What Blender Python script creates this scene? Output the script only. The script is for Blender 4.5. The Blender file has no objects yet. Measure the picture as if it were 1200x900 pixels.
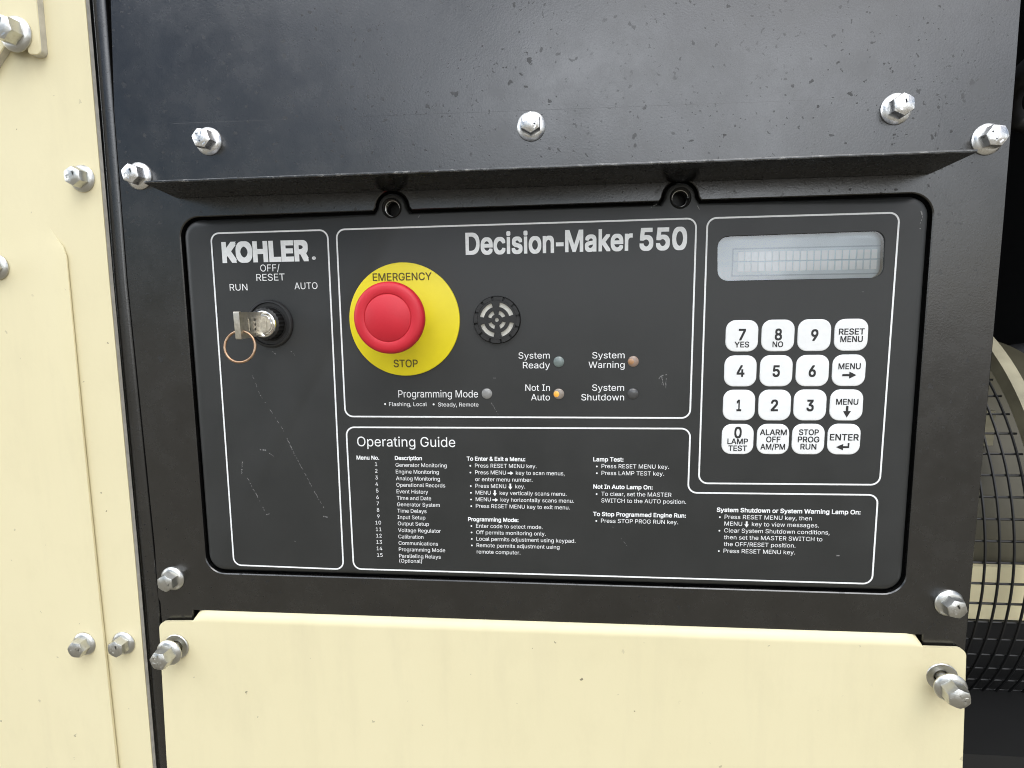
import bpy, bmesh, math, random, os
from mathutils import Vector, Matrix
from mathutils.geometry import interpolate_bezier, delaunay_2d_cdt
import numpy as np
random.seed(7)
SC = bpy.context.scene
COL = SC.collection
PI = math.pi
R_ = math.radians

# ------------------------------------------------------------------ camera
FPX, D, Z0 = 680.0, 0.305, 1.25            # focal length in px of the 1200 wide photo, distance to panel (m), height (m)
a_, b_, c_ = 0.12565780, 0.09353820, -0.01342261
Rx = Matrix(((1,0,0),(0,math.cos(a_),-math.sin(a_)),(0,math.sin(a_),math.cos(a_))))
Ry = Matrix(((math.cos(b_),0,math.sin(b_)),(0,1,0),(-math.sin(b_),0,math.cos(b_))))
Rz = Matrix(((math.cos(c_),-math.sin(c_),0),(math.sin(c_),math.cos(c_),0),(0,0,1)))
RT = (Rz @ Rx @ Ry).transposed()
def w_(v): return Vector((v[0], v[2], -v[1]))
cam_d = bpy.data.cameras.new('camera'); cam = bpy.data.objects.new('camera', cam_d); COL.objects.link(cam)
ex, ey, ez = w_(RT @ Vector((1,0,0))), -w_(RT @ Vector((0,1,0))), -w_(RT @ Vector((0,0,1)))
M = Matrix((ex, ey, ez)).transposed().to_4x4(); M.translation = Vector((0, -D, Z0))
cam.matrix_world = M
cam_d.sensor_width = 36.0; cam_d.lens = FPX*36/1200; cam_d.clip_start = 0.01; cam_d.clip_end = 2000
SC.camera = cam
def P(u, v, y=0.0):
    """the point at depth y (0 = face of the control panel) that the photo shows at pixel u, v"""
    d = RT @ Vector(((u-600)/FPX, (v-450)/FPX, 1)); k = (D+y)/d[2]
    return Vector((d[0]*k, y, Z0 - d[1]*k))
def P2(u, v, y=0.0):
    p = P(u, v, y); return (p.x, p.z)
PX = D/FPX

# ------------------------------------------------------------------ world, sun, exposure
world = bpy.data.worlds.new('World'); SC.world = world; world.use_nodes = True
nt = world.node_tree; nt.nodes.clear()
wo = nt.nodes.new('ShaderNodeOutputWorld'); bg = nt.nodes.new('ShaderNodeBackground')
sky = nt.nodes.new('ShaderNodeTexSky'); sky.sky_type = 'NISHITA'; sky.sun_disc = False
sky.air_density = 1.0; sky.dust_density = 2.0
tc = nt.nodes.new('ShaderNodeTexCoord'); mp = nt.nodes.new('ShaderNodeMapping'); mp.inputs['Scale'].default_value = (1, 1, 2.2); mp.inputs['Location'].default_value = (168.01, 91.69, 48.23)
ns = nt.nodes.new('ShaderNodeTexNoise'); ns.inputs['Scale'].default_value = 1.25; ns.inputs['Detail'].default_value = 7; ns.inputs['Roughness'].default_value = 0.6
rp = nt.nodes.new('ShaderNodeValToRGB'); rp.color_ramp.elements[0].position = 0.46; rp.color_ramp.elements[1].position = 0.72
mx = nt.nodes.new('ShaderNodeMixRGB'); mx.inputs[2].default_value = (69.0, 71.5, 75.0, 1)
nt.links.new(tc.outputs['Generated'], mp.inputs[0]); nt.links.new(mp.outputs[0], ns.inputs['Vector'])
nt.links.new(ns.outputs[0], rp.inputs[0]); nt.links.new(rp.outputs[0], mx.inputs[0]); nt.links.new(sky.outputs[0], mx.inputs[1])
nt.links.new(mx.outputs[0], bg.inputs[0]); nt.links.new(bg.outputs[0], wo.inputs[0])
bg.inputs['Strength'].default_value = 0.12
sd = bpy.data.lights.new('sun', 'SUN'); sun = bpy.data.objects.new('sun', sd); COL.objects.link(sun)
sd.energy = 0.7; sd.angle = R_(30); sd.color = (1.0, 0.98, 0.95)
sun_dir = Vector((0.40, -0.75, 0.95)).normalized()
sky.sun_elevation = math.asin(sun_dir.z); sky.sun_rotation = math.atan2(sun_dir.x, sun_dir.y)
sun.rotation_euler = sun_dir.to_track_quat('Z', 'Y').to_euler(); sun.location = (0.5, -2, 4)
vs = SC.view_settings; vs.view_transform = 'Standard'; vs.look = 'None'; vs.gamma = 1; vs.use_curve_mapping = False
vs.exposure = -0.40
SC.cycles.pixel_filter_type = 'BLACKMAN_HARRIS'; SC.cycles.filter_width = 1.05
SC.cycles.use_denoising = True; SC.cycles.denoising_prefilter = 'NONE'
SC.cycles.max_bounces = 6; SC.cycles.transparent_max_bounces = 6

# ------------------------------------------------------------------ materials
def new_mat(name):
    m = bpy.data.materials.new(name); m.use_nodes = True
    return m, m.node_tree, m.node_tree.nodes['Principled BSDF']
def node(nt, t, **kw):
    n = nt.nodes.new(t)
    for k, v in kw.items(): setattr(n, k, v)
    return n
def L(nt, a, b): nt.links.new(a, b)
def pos(nt, scale=(1,1,1)):
    g = node(nt, 'ShaderNodeNewGeometry'); m = node(nt, 'ShaderNodeMapping'); m.inputs['Scale'].default_value = scale
    L(nt, g.outputs['Position'], m.inputs[0]); return m.outputs[0]
def noise(nt, vec, scale, detail=4, rough=0.55, dist=0):
    n = node(nt, 'ShaderNodeTexNoise'); n.inputs['Scale'].default_value = scale; n.inputs['Detail'].default_value = detail
    n.inputs['Roughness'].default_value = rough; n.inputs['Distortion'].default_value = dist; L(nt, vec, n.inputs['Vector']); return n.outputs[0]
def ramp(nt, fac, stops):
    r = node(nt, 'ShaderNodeValToRGB'); cr = r.color_ramp
    while len(cr.elements) < len(stops): cr.elements.new(0.5)
    for e, (p, c) in zip(cr.elements, stops):
        e.position = p; e.color = (c, c, c, 1) if not isinstance(c, tuple) else (*c, 1)
    L(nt, fac, r.inputs[0]); return r.outputs[0]
def mix(nt, fac, a, b, blend='MIX'):
    m = node(nt, 'ShaderNodeMixRGB', blend_type=blend)
    for s, v in ((0, fac), (1, a), (2, b)):
        if isinstance(v, (int, float)): m.inputs[s].default_value = v if s == 0 else (v, v, v, 1)
        elif isinstance(v, tuple): m.inputs[s].default_value = (*v, 1)
        else: L(nt, v, m.inputs[s])
    return m.outputs[0]
def math_(nt, op, a, b):
    m = node(nt, 'ShaderNodeMath', operation=op)
    for s, v in ((0, a), (1, b)):
        if isinstance(v, (int, float)): m.inputs[s].default_value = v
        else: L(nt, v, m.inputs[s])
    return m.outputs[0]
def bump(nt, bs, h, strength, dist=0.001):
    b = node(nt, 'ShaderNodeBump'); b.inputs['Strength'].default_value = strength; b.inputs['Distance'].default_value = dist
    L(nt, h, b.inputs['Height']); L(nt, b.outputs[0], bs.inputs['Normal'])
def simple(name, col, rough=0.5, metal=0.0, coat=0.0, vary=0.0, scale=120, bmp=0.0, bscale=900, spec=0.5):
    m, nt, bs = new_mat(name)
    bs.inputs['Roughness'].default_value = rough; bs.inputs['Metallic'].default_value = metal
    bs.inputs['Coat Weight'].default_value = coat; bs.inputs['Specular IOR Level'].default_value = spec
    v = pos(nt)
    f = ramp(nt, noise(nt, v, scale, 5), [(0.3, 1-vary), (0.7, 1+vary if vary < .3 else 1)])
    L(nt, mix(nt, 1.0, col, f, 'MULTIPLY'), bs.inputs['Base Color'])
    if bmp: bump(nt, bs, noise(nt, v, bscale, 2), bmp, 0.0004)
    return m

def black_paint():
    m, nt, bs = new_mat('weathered_black_paint'); v = pos(nt)
    big = ramp(nt, noise(nt, v, 9, 6, 0.6), [(0.3, 0.0), (0.7, 1.0)])
    fine = noise(nt, v, 1100, 2, 0.6)
    # dried rain spots: warped blobs of varied size, sparser where the large noise is low
    wn = node(nt, 'ShaderNodeTexNoise'); wn.inputs['Scale'].default_value = 260; wn.inputs['Detail'].default_value = 3; L(nt, v, wn.inputs['Vector'])
    wv = mix(nt, 0.006, v, wn.outputs[1], 'ADD')
    vo = node(nt, 'ShaderNodeTexVoronoi'); vo.inputs['Scale'].default_value = 135; L(nt, wv, vo.inputs['Vector'])
    sz = ramp(nt, vo.outputs['Color'], [(0.42, 0.0), (0.9, 0.36)])
    sp = math_(nt, 'LESS_THAN', vo.outputs['Distance'], sz)
    vo2 = node(nt, 'ShaderNodeTexVoronoi'); vo2.inputs['Scale'].default_value = 430; L(nt, wv, vo2.inputs['Vector'])
    sp2 = math_(nt, 'LESS_THAN', vo2.outputs['Distance'], ramp(nt, vo2.outputs['Color'], [(0.55, 0.0), (0.95, 0.45)]))
    patch = ramp(nt, noise(nt, v, 16, 4, 0.6), [(0.38, 0.10), (0.60, 1.0)])
    spots = math_(nt, 'MULTIPLY', math_(nt, 'MAXIMUM', sp, sp2), patch)
    # tiny pale nicks and thin dust
    vo3 = node(nt, 'ShaderNodeTexVoronoi'); vo3.inputs['Scale'].default_value = 120; L(nt, pos(nt, (1, 1, 1.7)), vo3.inputs['Vector'])
    nick = math_(nt, 'LESS_THAN', vo3.outputs['Distance'], ramp(nt, vo3.outputs['Color'], [(0.9, 0.0), (1.0, 0.075)]))
    dust = ramp(nt, noise(nt, v, 45, 8, 0.7), [(0.4, 0.0), (0.75, 1.0)])
    c = mix(nt, big, (0.0045, 0.0045, 0.0045), (0.0065, 0.0065, 0.0063))
    c = mix(nt, math_(nt, 'MULTIPLY', dust, 0.08), c, (0.06, 0.055, 0.048))
    c = mix(nt, math_(nt, 'MULTIPLY', spots, 0.75), c, (0.005, 0.005, 0.005))
    film = ramp(nt, noise(nt, pos(nt, (1, 1, 0.6)), 22, 7, 0.65, 0.6), [(0.35, 0.0), (0.7, 1.0)])
    c = mix(nt, nick, c, (0.45, 0.45, 0.44))
    L(nt, c, bs.inputs['Base Color'])
    r = mix(nt, math_(nt, 'MULTIPLY', spots, 0.8), mix(nt, dust, 0.22, 0.33), 0.55)
    L(nt, r, bs.inputs['Roughness'])
    L(nt, mix(nt, math_(nt, 'MULTIPLY', spots, 0.6), mix(nt, film, 1.1, 1.25), 0.52), bs.inputs['Specular IOR Level'])
    bump(nt, bs, fine, 0.13, 0.0003)
    return m
STAINS = [(1108,812,.016,.34), (205,775,.010,.22), (98,770,.012,.20), (146,768,.010,.16), (96,222,.010,.18), (36,60,.014,.25), (1090,775,.02,.15)]
def cream_paint():
    m, nt, bs = new_mat('cream_enclosure_paint'); v = pos(nt)
    big = ramp(nt, noise(nt, v, 6, 5, 0.6), [(0.3, 0.0), (0.7, 1.0)])
    c = mix(nt, big, (0.745, 0.67, 0.425), (0.775, 0.70, 0.455))
    grime = ramp(nt, noise(nt, pos(nt, (1, 1, 0.5)), 40, 8, 0.7), [(0.5, 0.0), (0.8, 1.0)])
    c = mix(nt, math_(nt, 'MULTIPLY', grime, 0.18), c, (0.55, 0.49, 0.30))
    wn = node(nt, 'ShaderNodeTexNoise'); wn.inputs['Scale'].default_value = 500; L(nt, v, wn.inputs['Vector'])
    wv = mix(nt, 0.004, v, wn.outputs[1], 'ADD')
    vo = node(nt, 'ShaderNodeTexVoronoi'); vo.inputs['Scale'].default_value = 75; L(nt, wv, vo.inputs['Vector'])
    sp = math_(nt, 'LESS_THAN', vo.outputs['Distance'], ramp(nt, vo.outputs['Color'], [(0.52, 0.0), (0.95, 0.085)]))
    pt = ramp(nt, noise(nt, v, 13, 3), [(0.38, 0.05), (0.6, 0.85)])
    c = mix(nt, math_(nt, 'MULTIPLY', sp, pt), c, (0.16, 0.13, 0.08))
    vb = node(nt, 'ShaderNodeTexVoronoi'); vb.inputs['Scale'].default_value = 28; L(nt, wv, vb.inputs['Vector'])
    sb = math_(nt, 'LESS_THAN', vb.outputs['Distance'], ramp(nt, vb.outputs['Color'], [(0.6, 0.0), (1.0, 0.03)]))
    c = mix(nt, math_(nt, 'MULTIPLY', sb, 0.8), c, (0.22, 0.17, 0.10))
    for u, v_, rad, amt in STAINS:                # rusty run-off round the fixings
        q = P(u, v_, -0.003); d = node(nt, 'ShaderNodeVectorMath', operation='DISTANCE'); L(nt, pos(nt, (1.25, 1, 0.8)), d.inputs[0]); d.inputs[1].default_value = (q.x*1.25, q.y, q.z*0.8)
        f = ramp(nt, math_(nt, 'DIVIDE', d.outputs['Value'], rad), [(0.15, 1.0), (1.0, 0.0)])
        f = math_(nt, 'MULTIPLY', math_(nt, 'MULTIPLY', f, ramp(nt, noise(nt, v, 190, 5, .65), [(0.35, 0.3), (0.65, 1.0)])), amt)
        c = mix(nt, f, c, (0.46, 0.33, 0.17))
    streak = ramp(nt, noise(nt, pos(nt, (1, 1, 0.10)), 70, 6, 0.6), [(0.52, 0.0), (0.75, 1.0)])
    c = mix(nt, math_(nt, 'MULTIPLY', streak, 0.10), c, (0.50, 0.44, 0.30))
    L(nt, c, bs.inputs['Base Color']); L(nt, mix(nt, grime, 0.36, 0.5), bs.inputs['Roughness'])
    bump(nt, bs, noise(nt, v, 700, 2), 0.10, 0.0003)
    return m
def panel_plastic():
    m, nt, bs = new_mat('charcoal_panel_film'); v = pos(nt)
    sm = ramp(nt, noise(nt, v, 28, 7, 0.65), [(0.35, 0.0), (0.75, 1.0)])
    L(nt, mix(nt, sm, (0.024, 0.0255, 0.025), (0.031, 0.032, 0.031)), bs.inputs['Base Color'])
    L(nt, mix(nt, sm, 0.42, 0.52), bs.inputs['Roughness'])
    bump(nt, bs, noise(nt, v, 1800, 2), 0.12, 0.0002)
    return m
def zinc(name, base, dirt=(0.46, 0.43, 0.36), rough=0.26, amt=0.4):
    m, nt, bs = new_mat(name); v = pos(nt)
    n1 = ramp(nt, noise(nt, v, 420, 6, 0.7), [(0.46, 0.0), (0.74, 1.0)])
    L(nt, mix(nt, math_(nt, 'MULTIPLY', n1, amt), base, dirt), bs.inputs['Base Color'])
    bs.inputs['Metallic'].default_value = 0.95
    L(nt, mix(nt, n1, rough, 0.62), bs.inputs['Roughness'])
    bump(nt, bs, noise(nt, v, 1500, 4), 0.2, 0.0003)
    return m
MT = {}
MT['black'] = black_paint()
MT['cream'] = cream_paint()
MT['panel'] = panel_plastic()
MT['zinc'] = zinc('bright_zinc_plating', (0.78, 0.78, 0.77), amt=0.2)
MT['dull_zinc'] = zinc('dull_zinc_plating', (0.60, 0.60, 0.57), amt=0.4, rough=0.28)
MT['print'] = simple('white_ink', (0.88, 0.89, 0.88), 0.5, vary=0.06, scale=500)
MT['ink'] = simple('black_ink', (0.018, 0.018, 0.018), 0.5)
MT['olive_ink'] = simple('dark_olive_ink', (0.10, 0.075, 0.01), 0.5)
MT['keywhite'] = simple('white_keycap', (0.86, 0.87, 0.86), 0.32, vary=0.03, scale=260)
MT['yellow'] = simple('yellow_label', (0.83, 0.70, 0.012), 0.42, vary=0.05, scale=60, bmp=0.1)
MT['red'] = simple('red_plastic', (0.56, 0.013, 0.028), 0.5, vary=0.05, scale=90, bmp=0.1)
MT['plastic'] = simple('black_plastic', (0.016, 0.016, 0.016), 0.42, vary=0.2, scale=300, bmp=0.15)
MT['matte_black'] = simple('matte_black_steel', (0.012, 0.012, 0.012), 0.55, vary=0.25, scale=60)
MT['wire'] = simple('black_wire_coating', (0.010, 0.010, 0.010), 0.45)
MT['rubber'] = simple('black_rubber', (0.017, 0.017, 0.018), 0.5, vary=0.2, scale=150, bmp=0.3, bscale=500)
MT['chrome'] = simple('polished_lock_metal', (0.80, 0.79, 0.76), 0.16, 1.0, vary=0.1, scale=500)
MT['nickel'] = simple('worn_nickel_key', (0.66, 0.62, 0.53), 0.34, 0.9, vary=0.2, scale=400, bmp=0.3)
MT['copper'] = zinc('tarnished_copper_ring', (0.46, 0.28, 0.17), (0.62, 0.55, 0.43), 0.32, 0.6)
MT['edge'] = simple('bare_grey_edge', (0.60, 0.57, 0.50), 0.5, 0.0, vary=0.15, scale=200)
MT['white_mark'] = simple('scratch_mark', (0.24, 0.24, 0.235), 0.7)
MT['brass'] = simple('pale_sounder_disc', (0.88, 0.86, 0.78), 0.3, 0.35, vary=0.08, scale=300)
MT['olive'] = simple('olive_grey_paint', (0.075, 0.068, 0.043), 0.5, vary=0.2, scale=25)  # cream drum in shade: the shade is put into the base colour
MT['aged'] = simple('aged_dusty_beige', (0.34, 0.31, 0.21), 0.6, vary=0.2, scale=60)  # cream toned down, the dim light inside the bay painted into it
MT['bay'] = simple('sooty_black_interior', (0.008, 0.008, 0.008), 0.6, vary=0.3, scale=30)  # near-black base colour for the bay interior
MT['lcd'] = simple('pale_blue_lcd', (0.55, 0.66, 0.73), 0.35, vary=0.05, scale=80)
MT['lcd_cell'] = simple('lcd_character_cell', (0.90, 0.96, 0.98), 0.35, vary=0.04, scale=300)
MT['lcd_line'] = simple('lcd_grid', (0.27, 0.37, 0.46), 0.4)
def glass():
    m, nt, bs = new_mat('display_window'); out = nt.nodes['Material Output']
    tr = node(nt, 'ShaderNodeBsdfTransparent'); gl = node(nt, 'ShaderNodeBsdfGlossy'); gl.inputs['Roughness'].default_value = 0.05
    fr = node(nt, 'ShaderNodeFresnel'); fr.inputs['IOR'].default_value = 2.0
    ms = node(nt, 'ShaderNodeMixShader'); L(nt, fr.outputs[0], ms.inputs[0]); L(nt, tr.outputs[0], ms.inputs[1]); L(nt, gl.outputs[0], ms.inputs[2])
    bm_ = node(nt, 'ShaderNodeBump'); bm_.inputs['Strength'].default_value = 0.05; bm_.inputs['Distance'].default_value = 0.002
    L(nt, noise(nt, pos(nt, (1, 1, 2)), 26, 3), bm_.inputs['Height']); L(nt, bm_.outputs[0], gl.inputs['Normal'])
    L(nt, ms.outputs[0], out.inputs[0]); return m
MT['glass'] = glass()
def lens(name, col, em=None):
    m = simple(name, col, 0.3, coat=0.5, vary=0.1, scale=600)
    if em:
        b = m.node_tree.nodes['Principled BSDF']; b.inputs['Emission Color'].default_value = (*em, 1); b.inputs['Emission Strength'].default_value = 0.5
    return m
def chip_edge():
    """black paint whose projecting rim is chipped to bare metal"""
    m = black_paint(); m.name = 'chipped_black_paint'; nt = m.node_tree; bs = nt.nodes['Principled BSDF']
    src = bs.inputs['Base Color'].links[0].from_socket
    g = node(nt, 'ShaderNodeNewGeometry'); s = node(nt, 'ShaderNodeSeparateXYZ'); L(nt, g.outputs['Position'], s.inputs[0])
    rim = math_(nt, 'LESS_THAN', s.outputs[1], -VIS+0.0006)
    ch = ramp(nt, noise(nt, pos(nt, (0.5, 1, 1)), 420, 6, 0.75), [(0.53, 0.0), (0.66, 0.6)])
    L(nt, mix(nt, math_(nt, 'MULTIPLY', rim, ch), src, (0.42, 0.41, 0.38)), bs.inputs['Base Color'])
    return m
VIS = 0.035

# ------------------------------------------------------------------ helpers
def tag(o, label=None, cat=None, group=None, kind=None):
    for k, v in (('label', label), ('category', cat), ('group', group), ('kind', kind)):
        if v: o[k] = v
    return o
WL = {}
def thing(name, loc, label, cat, group=None):
    o = bpy.data.objects.new(name, None); COL.objects.link(o); o.location = loc; o.empty_display_size = 0.02
    WL[o] = Vector(loc); return tag(o, label, cat, group)
def obj(name, me, mat, parent=None, loc=(0,0,0), rot=None, label=None):
    """me holds vertices relative to loc (a world position)"""
    o = bpy.data.objects.new(name, me); COL.objects.link(o); loc = Vector(loc); WL[o] = loc
    if parent: o.parent = parent; o.location = loc - WL[parent]
    else: o.location = loc
    if rot: o.rotation_euler = rot
    if mat and not me.materials: me.materials.append(MT[mat] if isinstance(mat, str) else mat)
    if label: o['label'] = label
    return o
def mesh(name, vs, fs, smooth=35):
    me = bpy.data.meshes.new(name); me.from_pydata([tuple(v) for v in vs], [], fs); me.update()
    bm = bmesh.new(); bm.from_mesh(me); bmesh.ops.remove_doubles(bm, verts=bm.verts, dist=1e-7)
    bmesh.ops.recalc_face_normals(bm, faces=bm.faces); bm.to_mesh(me); bm.free()
    if smooth: me.shade_smooth(); me.set_sharp_from_angle(angle=R_(smooth))
    return me
def join(parts):
    V, F = [], []
    for vs, fs in parts:
        o = len(V); V += [tuple(v) for v in vs]; F += [tuple(i+o for i in f) for f in fs]
    return V, F
def box(x0, x1, y0, y1, z0, z1):
    v = [(x,y,z) for x in (x0,x1) for y in (y0,y1) for z in (z0,z1)]
    return v, [(0,1,3,2),(4,6,7,5),(0,4,5,1),(2,3,7,6),(0,2,6,4),(1,5,7,3)]
def area(l): return 0.5*sum(l[i][0]*l[(i+1)%len(l)][1]-l[(i+1)%len(l)][0]*l[i][1] for i in range(len(l)))
def ccw(l): return list(l) if area(l) > 0 else list(reversed(l))
def offset(l, d):
    """CCW loop moved inwards by d"""
    n = len(l); out = []
    for i in range(n):
        a, b, c = Vector(l[i-1]), Vector(l[i]), Vector(l[(i+1)%n])
        e1, e2 = (b-a).normalized(), (c-b).normalized()
        n1, n2 = Vector((-e1.y, e1.x)), Vector((-e2.y, e2.x)); m = (n1+n2)
        if m.length < 1e-6: m = n1
        m.normalize(); k = d/max(0.35, m.dot(n1)); q = b+m*k; out.append((q.x, q.y))
    return out
def rounded(pts, r, n=6):
    pts = ccw(pts); N = len(pts); out = []
    rs = r if isinstance(r, (list, tuple)) else [r]*N
    for i in range(N):
        a, b, c = Vector(pts[i-1]), Vector(pts[i]), Vector(pts[(i+1)%N]); rr = rs[i]
        if rr <= 0: out.append(tuple(b)); continue
        d1, d2 = (a-b).normalized(), (c-b).normalized(); ang = d1.angle(d2); t = rr/math.tan(ang/2)
        p, q = b+d1*t, b+d2*t; ctr = b+(d1+d2).normalized()*(rr/math.sin(ang/2))
        a0 = math.atan2(p.y-ctr.y, p.x-ctr.x); a1 = math.atan2(q.y-ctr.y, q.x-ctr.x); da = (a1-a0+PI) % (2*PI) - PI
        for k in range(n+1):
            t_ = a0+da*k/n; out.append((ctr.x+rr*math.cos(t_), ctr.y+rr*math.sin(t_)))
    return out
def circle(c, r, n=32): return [(c[0]+r*math.cos(2*PI*i/n), c[1]+r*math.sin(2*PI*i/n)) for i in range(n)]
def plate(name, outer, holes, yf, yb, steps, smooth=28, back=True):
    """sheet in the x-z plane, front at yf, back at yb; steps = [(inset, depth)] of the edge profile from the outline to the face"""
    bm = bmesh.new(); loops = [ccw(outer)]+[ccw(h) for h in holes]; fe, be = [], []
    for k, lp in enumerate(loops):
        s = 1 if k == 0 else -1
        rings = [[bm.verts.new((x, yb, z)) for x, z in lp]]
        for ins, dep in steps: rings.append([bm.verts.new((x, yf+dep, z)) for x, z in (offset(lp, s*ins) if ins else lp)])
        n = len(lp)
        for A, B in zip(rings, rings[1:]):
            for i in range(n): bm.faces.new((A[i], A[(i+1)%n], B[(i+1)%n], B[i]))
        for ring, acc in ((rings[-1], fe), (rings[0], be)):
            for i in range(n): acc.append(bm.edges.get((ring[i], ring[(i+1)%n])))
    bmesh.ops.triangle_fill(bm, edges=fe, use_beauty=True, normal=(0,-1,0))
    if back: bmesh.ops.triangle_fill(bm, edges=be, use_beauty=True, normal=(0,1,0))
    bmesh.ops.recalc_face_normals(bm, faces=bm.faces)
    me = bpy.data.meshes.new(name); bm.to_mesh(me); bm.free(); me.shade_smooth(); me.set_sharp_from_angle(angle=R_(smooth)); return me
def lathe(prof, n=40):
    """profile of (radius, y) turned about the y axis"""
    V, F = [], []; m = len(prof)
    for i in range(n):
        t = 2*PI*i/n
        for r, y in prof: V.append((r*math.cos(t), y, r*math.sin(t)))
    for i in range(n):
        j = (i+1) % n
        for k in range(m-1): F.append((i*m+k, j*m+k, j*m+k+1, i*m+k+1))
    return V, F
def tube(path, r, n=8, closed=False):
    V, F = [], []; N = len(path); pts = [Vector(p) for p in path]; up = None
    for i, p in enumerate(pts):
        if closed: t = pts[(i+1)%N]-pts[i-1]
        else: t = pts[min(i+1,N-1)]-pts[max(i-1,0)]
        t.normalize()
        if up is None: up = Vector((0,0,1)) if abs(t.z) < .9 else Vector((1,0,0))
        a = t.cross(up).normalized(); up = a.cross(t).normalized()
        for k in range(n):
            q = 2*PI*k/n; V.append(p+a*math.cos(q)*r+up*math.sin(q)*r)
    for i in range(N if closed else N-1):
        j = (i+1) % N
        for k in range(n): F.append((i*n+k, i*n+(k+1)%n, j*n+(k+1)%n, j*n+k))
    if not closed: F.append(tuple(range(n))); F.append(tuple((N-1)*n+k for k in reversed(range(n))))
    return V, F
def rel(V, loc): return [(v[0]-loc[0], v[1]-loc[1], v[2]-loc[2]) for v in V]
# --- lettering
FONT = None
try:
    fp = os.path.join(bpy.utils.system_resource('DATAFILES', path='fonts'), 'Inter.woff2')
    if os.path.exists(fp): FONT = bpy.data.fonts.load(fp)
except Exception: FONT = None
_tc = {}
def glyphs(s, bold=0.0, space=1.0):
    """flat lettering outline: vertices in units of the font size, faces, advance extents"""
    k = (s, bold, space)
    if k in _tc: return _tc[k]
    cu = bpy.data.curves.new('lettering', 'FONT'); cu.body = s; cu.size = 1.0; cu.resolution_u = 3; cu.fill_mode = 'FRONT'
    cu.space_character = space
    if FONT: cu.font = FONT
    o = bpy.data.objects.new('lettering', cu); COL.objects.link(o)
    dg = bpy.context.evaluated_depsgraph_get(); cv = o.evaluated_get(dg).to_curve(dg)
    loops = []
    for sp in cv.splines:                        # every contour sampled, then each outer contour filled with its own holes
        bp = sp.bezier_points; pl = []
        for q, p in enumerate(bp):
            nx = bp[(q+1) % len(bp)]
            straight = (p.handle_right-p.co).length < 1e-5 and (nx.handle_left-nx.co).length < 1e-5
            d = (nx.co-p.co).normalized() if (nx.co-p.co).length > 1e-9 else Vector((1,0,0))
            if not straight and abs((p.handle_right-p.co).cross(d).length)+abs((nx.handle_left-nx.co).cross(d).length) < 1e-5: straight = True
            pts = [p.co] if straight else interpolate_bezier(p.co, p.handle_right, nx.handle_left, nx.co, 6)[:-1]
            for c in pts:
                if not pl or (Vector((c.x, c.y))-Vector(pl[-1])).length > 1e-5: pl.append((c.x, c.y))
        if len(pl) > 2: loops.append(pl)
    o.evaluated_get(dg).to_curve_clear(); bpy.data.objects.remove(o); bpy.data.curves.remove(cu)
    pv, pe = [], []
    for l in loops:
        b = len(pv); pv += [Vector(q) for q in l]; pe += [(b+q, b+(q+1) % len(l)) for q in range(len(l))]
    r = delaunay_2d_cdt(pv, pe, [], 0, 1e-6); V = [(q.x, q.y) for q in r[0]]; tri = [tuple(f) for f in r[2]]
    E0 = np.array([pv[e[0]] for e in pe]); E1 = np.array([pv[e[1]] for e in pe])
    C = np.array([[sum(V[q][0] for q in f)/len(f), sum(V[q][1] for q in f)/len(f)] for f in tri])
    wind = np.zeros(len(C), int)                 # winding number of every triangle's centre: overlapping contours fill as one shape
    for k0 in range(0, len(C), 400):
        c = C[k0:k0+400]; x, y = c[:, :1], c[:, 1:]
        up = (E0[:, 1] <= y) & (E1[:, 1] > y); dn = (E0[:, 1] > y) & (E1[:, 1] <= y)
        side_ = (E1[:, 0]-E0[:, 0])*(y-E0[:, 1])-(x-E0[:, 0])*(E1[:, 1]-E0[:, 1])
        wind[k0:k0+400] = (up & (side_ > 0)).sum(1)-(dn & (side_ < 0)).sum(1)
    F = [f for f, w in zip(tri, wind) if w != 0]
    V3, F3 = [], []                              # heavier strokes: the letter repeated a hair to each side, each copy a few microns deeper
    dirs = [(0, 0)] if bold < 0.006 else [(0, 0)]+[(bold*i, bold*j) for i in (-1, 0, 1) for j in (-1, 0, 1) if i or j]
    for i, (dx, dy) in enumerate(dirs):
        b = len(V3); V3 += [(x+dx, y+dy, i) for x, y in V]; F3 += [tuple(q+b for q in f) for f in F]
    _tc[k] = (V3, F3); return _tc[k]
CAP = max(v[1] for v in glyphs('H')[0])
def line(s, x, z, cap, y, width=None, xs=1.0, bold=0.0, align='l', space=1.0):
    """lettering as a vertex / face list on the plane y, left end of baseline at x, z"""
    V, F = glyphs(s, bold, space); x0 = min(v[0] for v in V); x1 = max(v[0] for v in V); sz = cap/CAP
    sx = width/(x1-x0) if width else sz*xs; w = (x1-x0)*sx
    ox = x if align == 'l' else (x-w if align == 'r' else x-w/2)
    return [(ox+(v[0]-x0)*sx, y+v[2]*4e-6, z+v[1]*sz) for v in V], F, ox+w
def plane_arrow(x, z, ln, h, y, ang, shaft=0.28, head=0.5):
    a = math.radians(ang); pts = [(-.5,-shaft/2*h/ln),(.5-head,-shaft/2*h/ln),(.5-head,-.5*h/ln),(.5,0),(.5-head,.5*h/ln),(.5-head,shaft/2*h/ln),(-.5,shaft/2*h/ln)]
    V = [(x+(px*math.cos(a)-py*math.sin(a))*ln, y, z+(px*math.sin(a)+py*math.cos(a))*ln) for px, py in pts]
    return V, [(0,1,5,6),(2,3,4)]
def flat(name, parts, mat, parent, label=None):
    V, F = join(parts); c = Vector((sum(v[0] for v in V)/len(V), V[0][1], sum(v[2] for v in V)/len(V)))
    me = bpy.data.meshes.new(name); me.from_pydata(rel(V, c), [], F); me.update()
    return obj(name, me, mat, parent, c, label=label)
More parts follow.
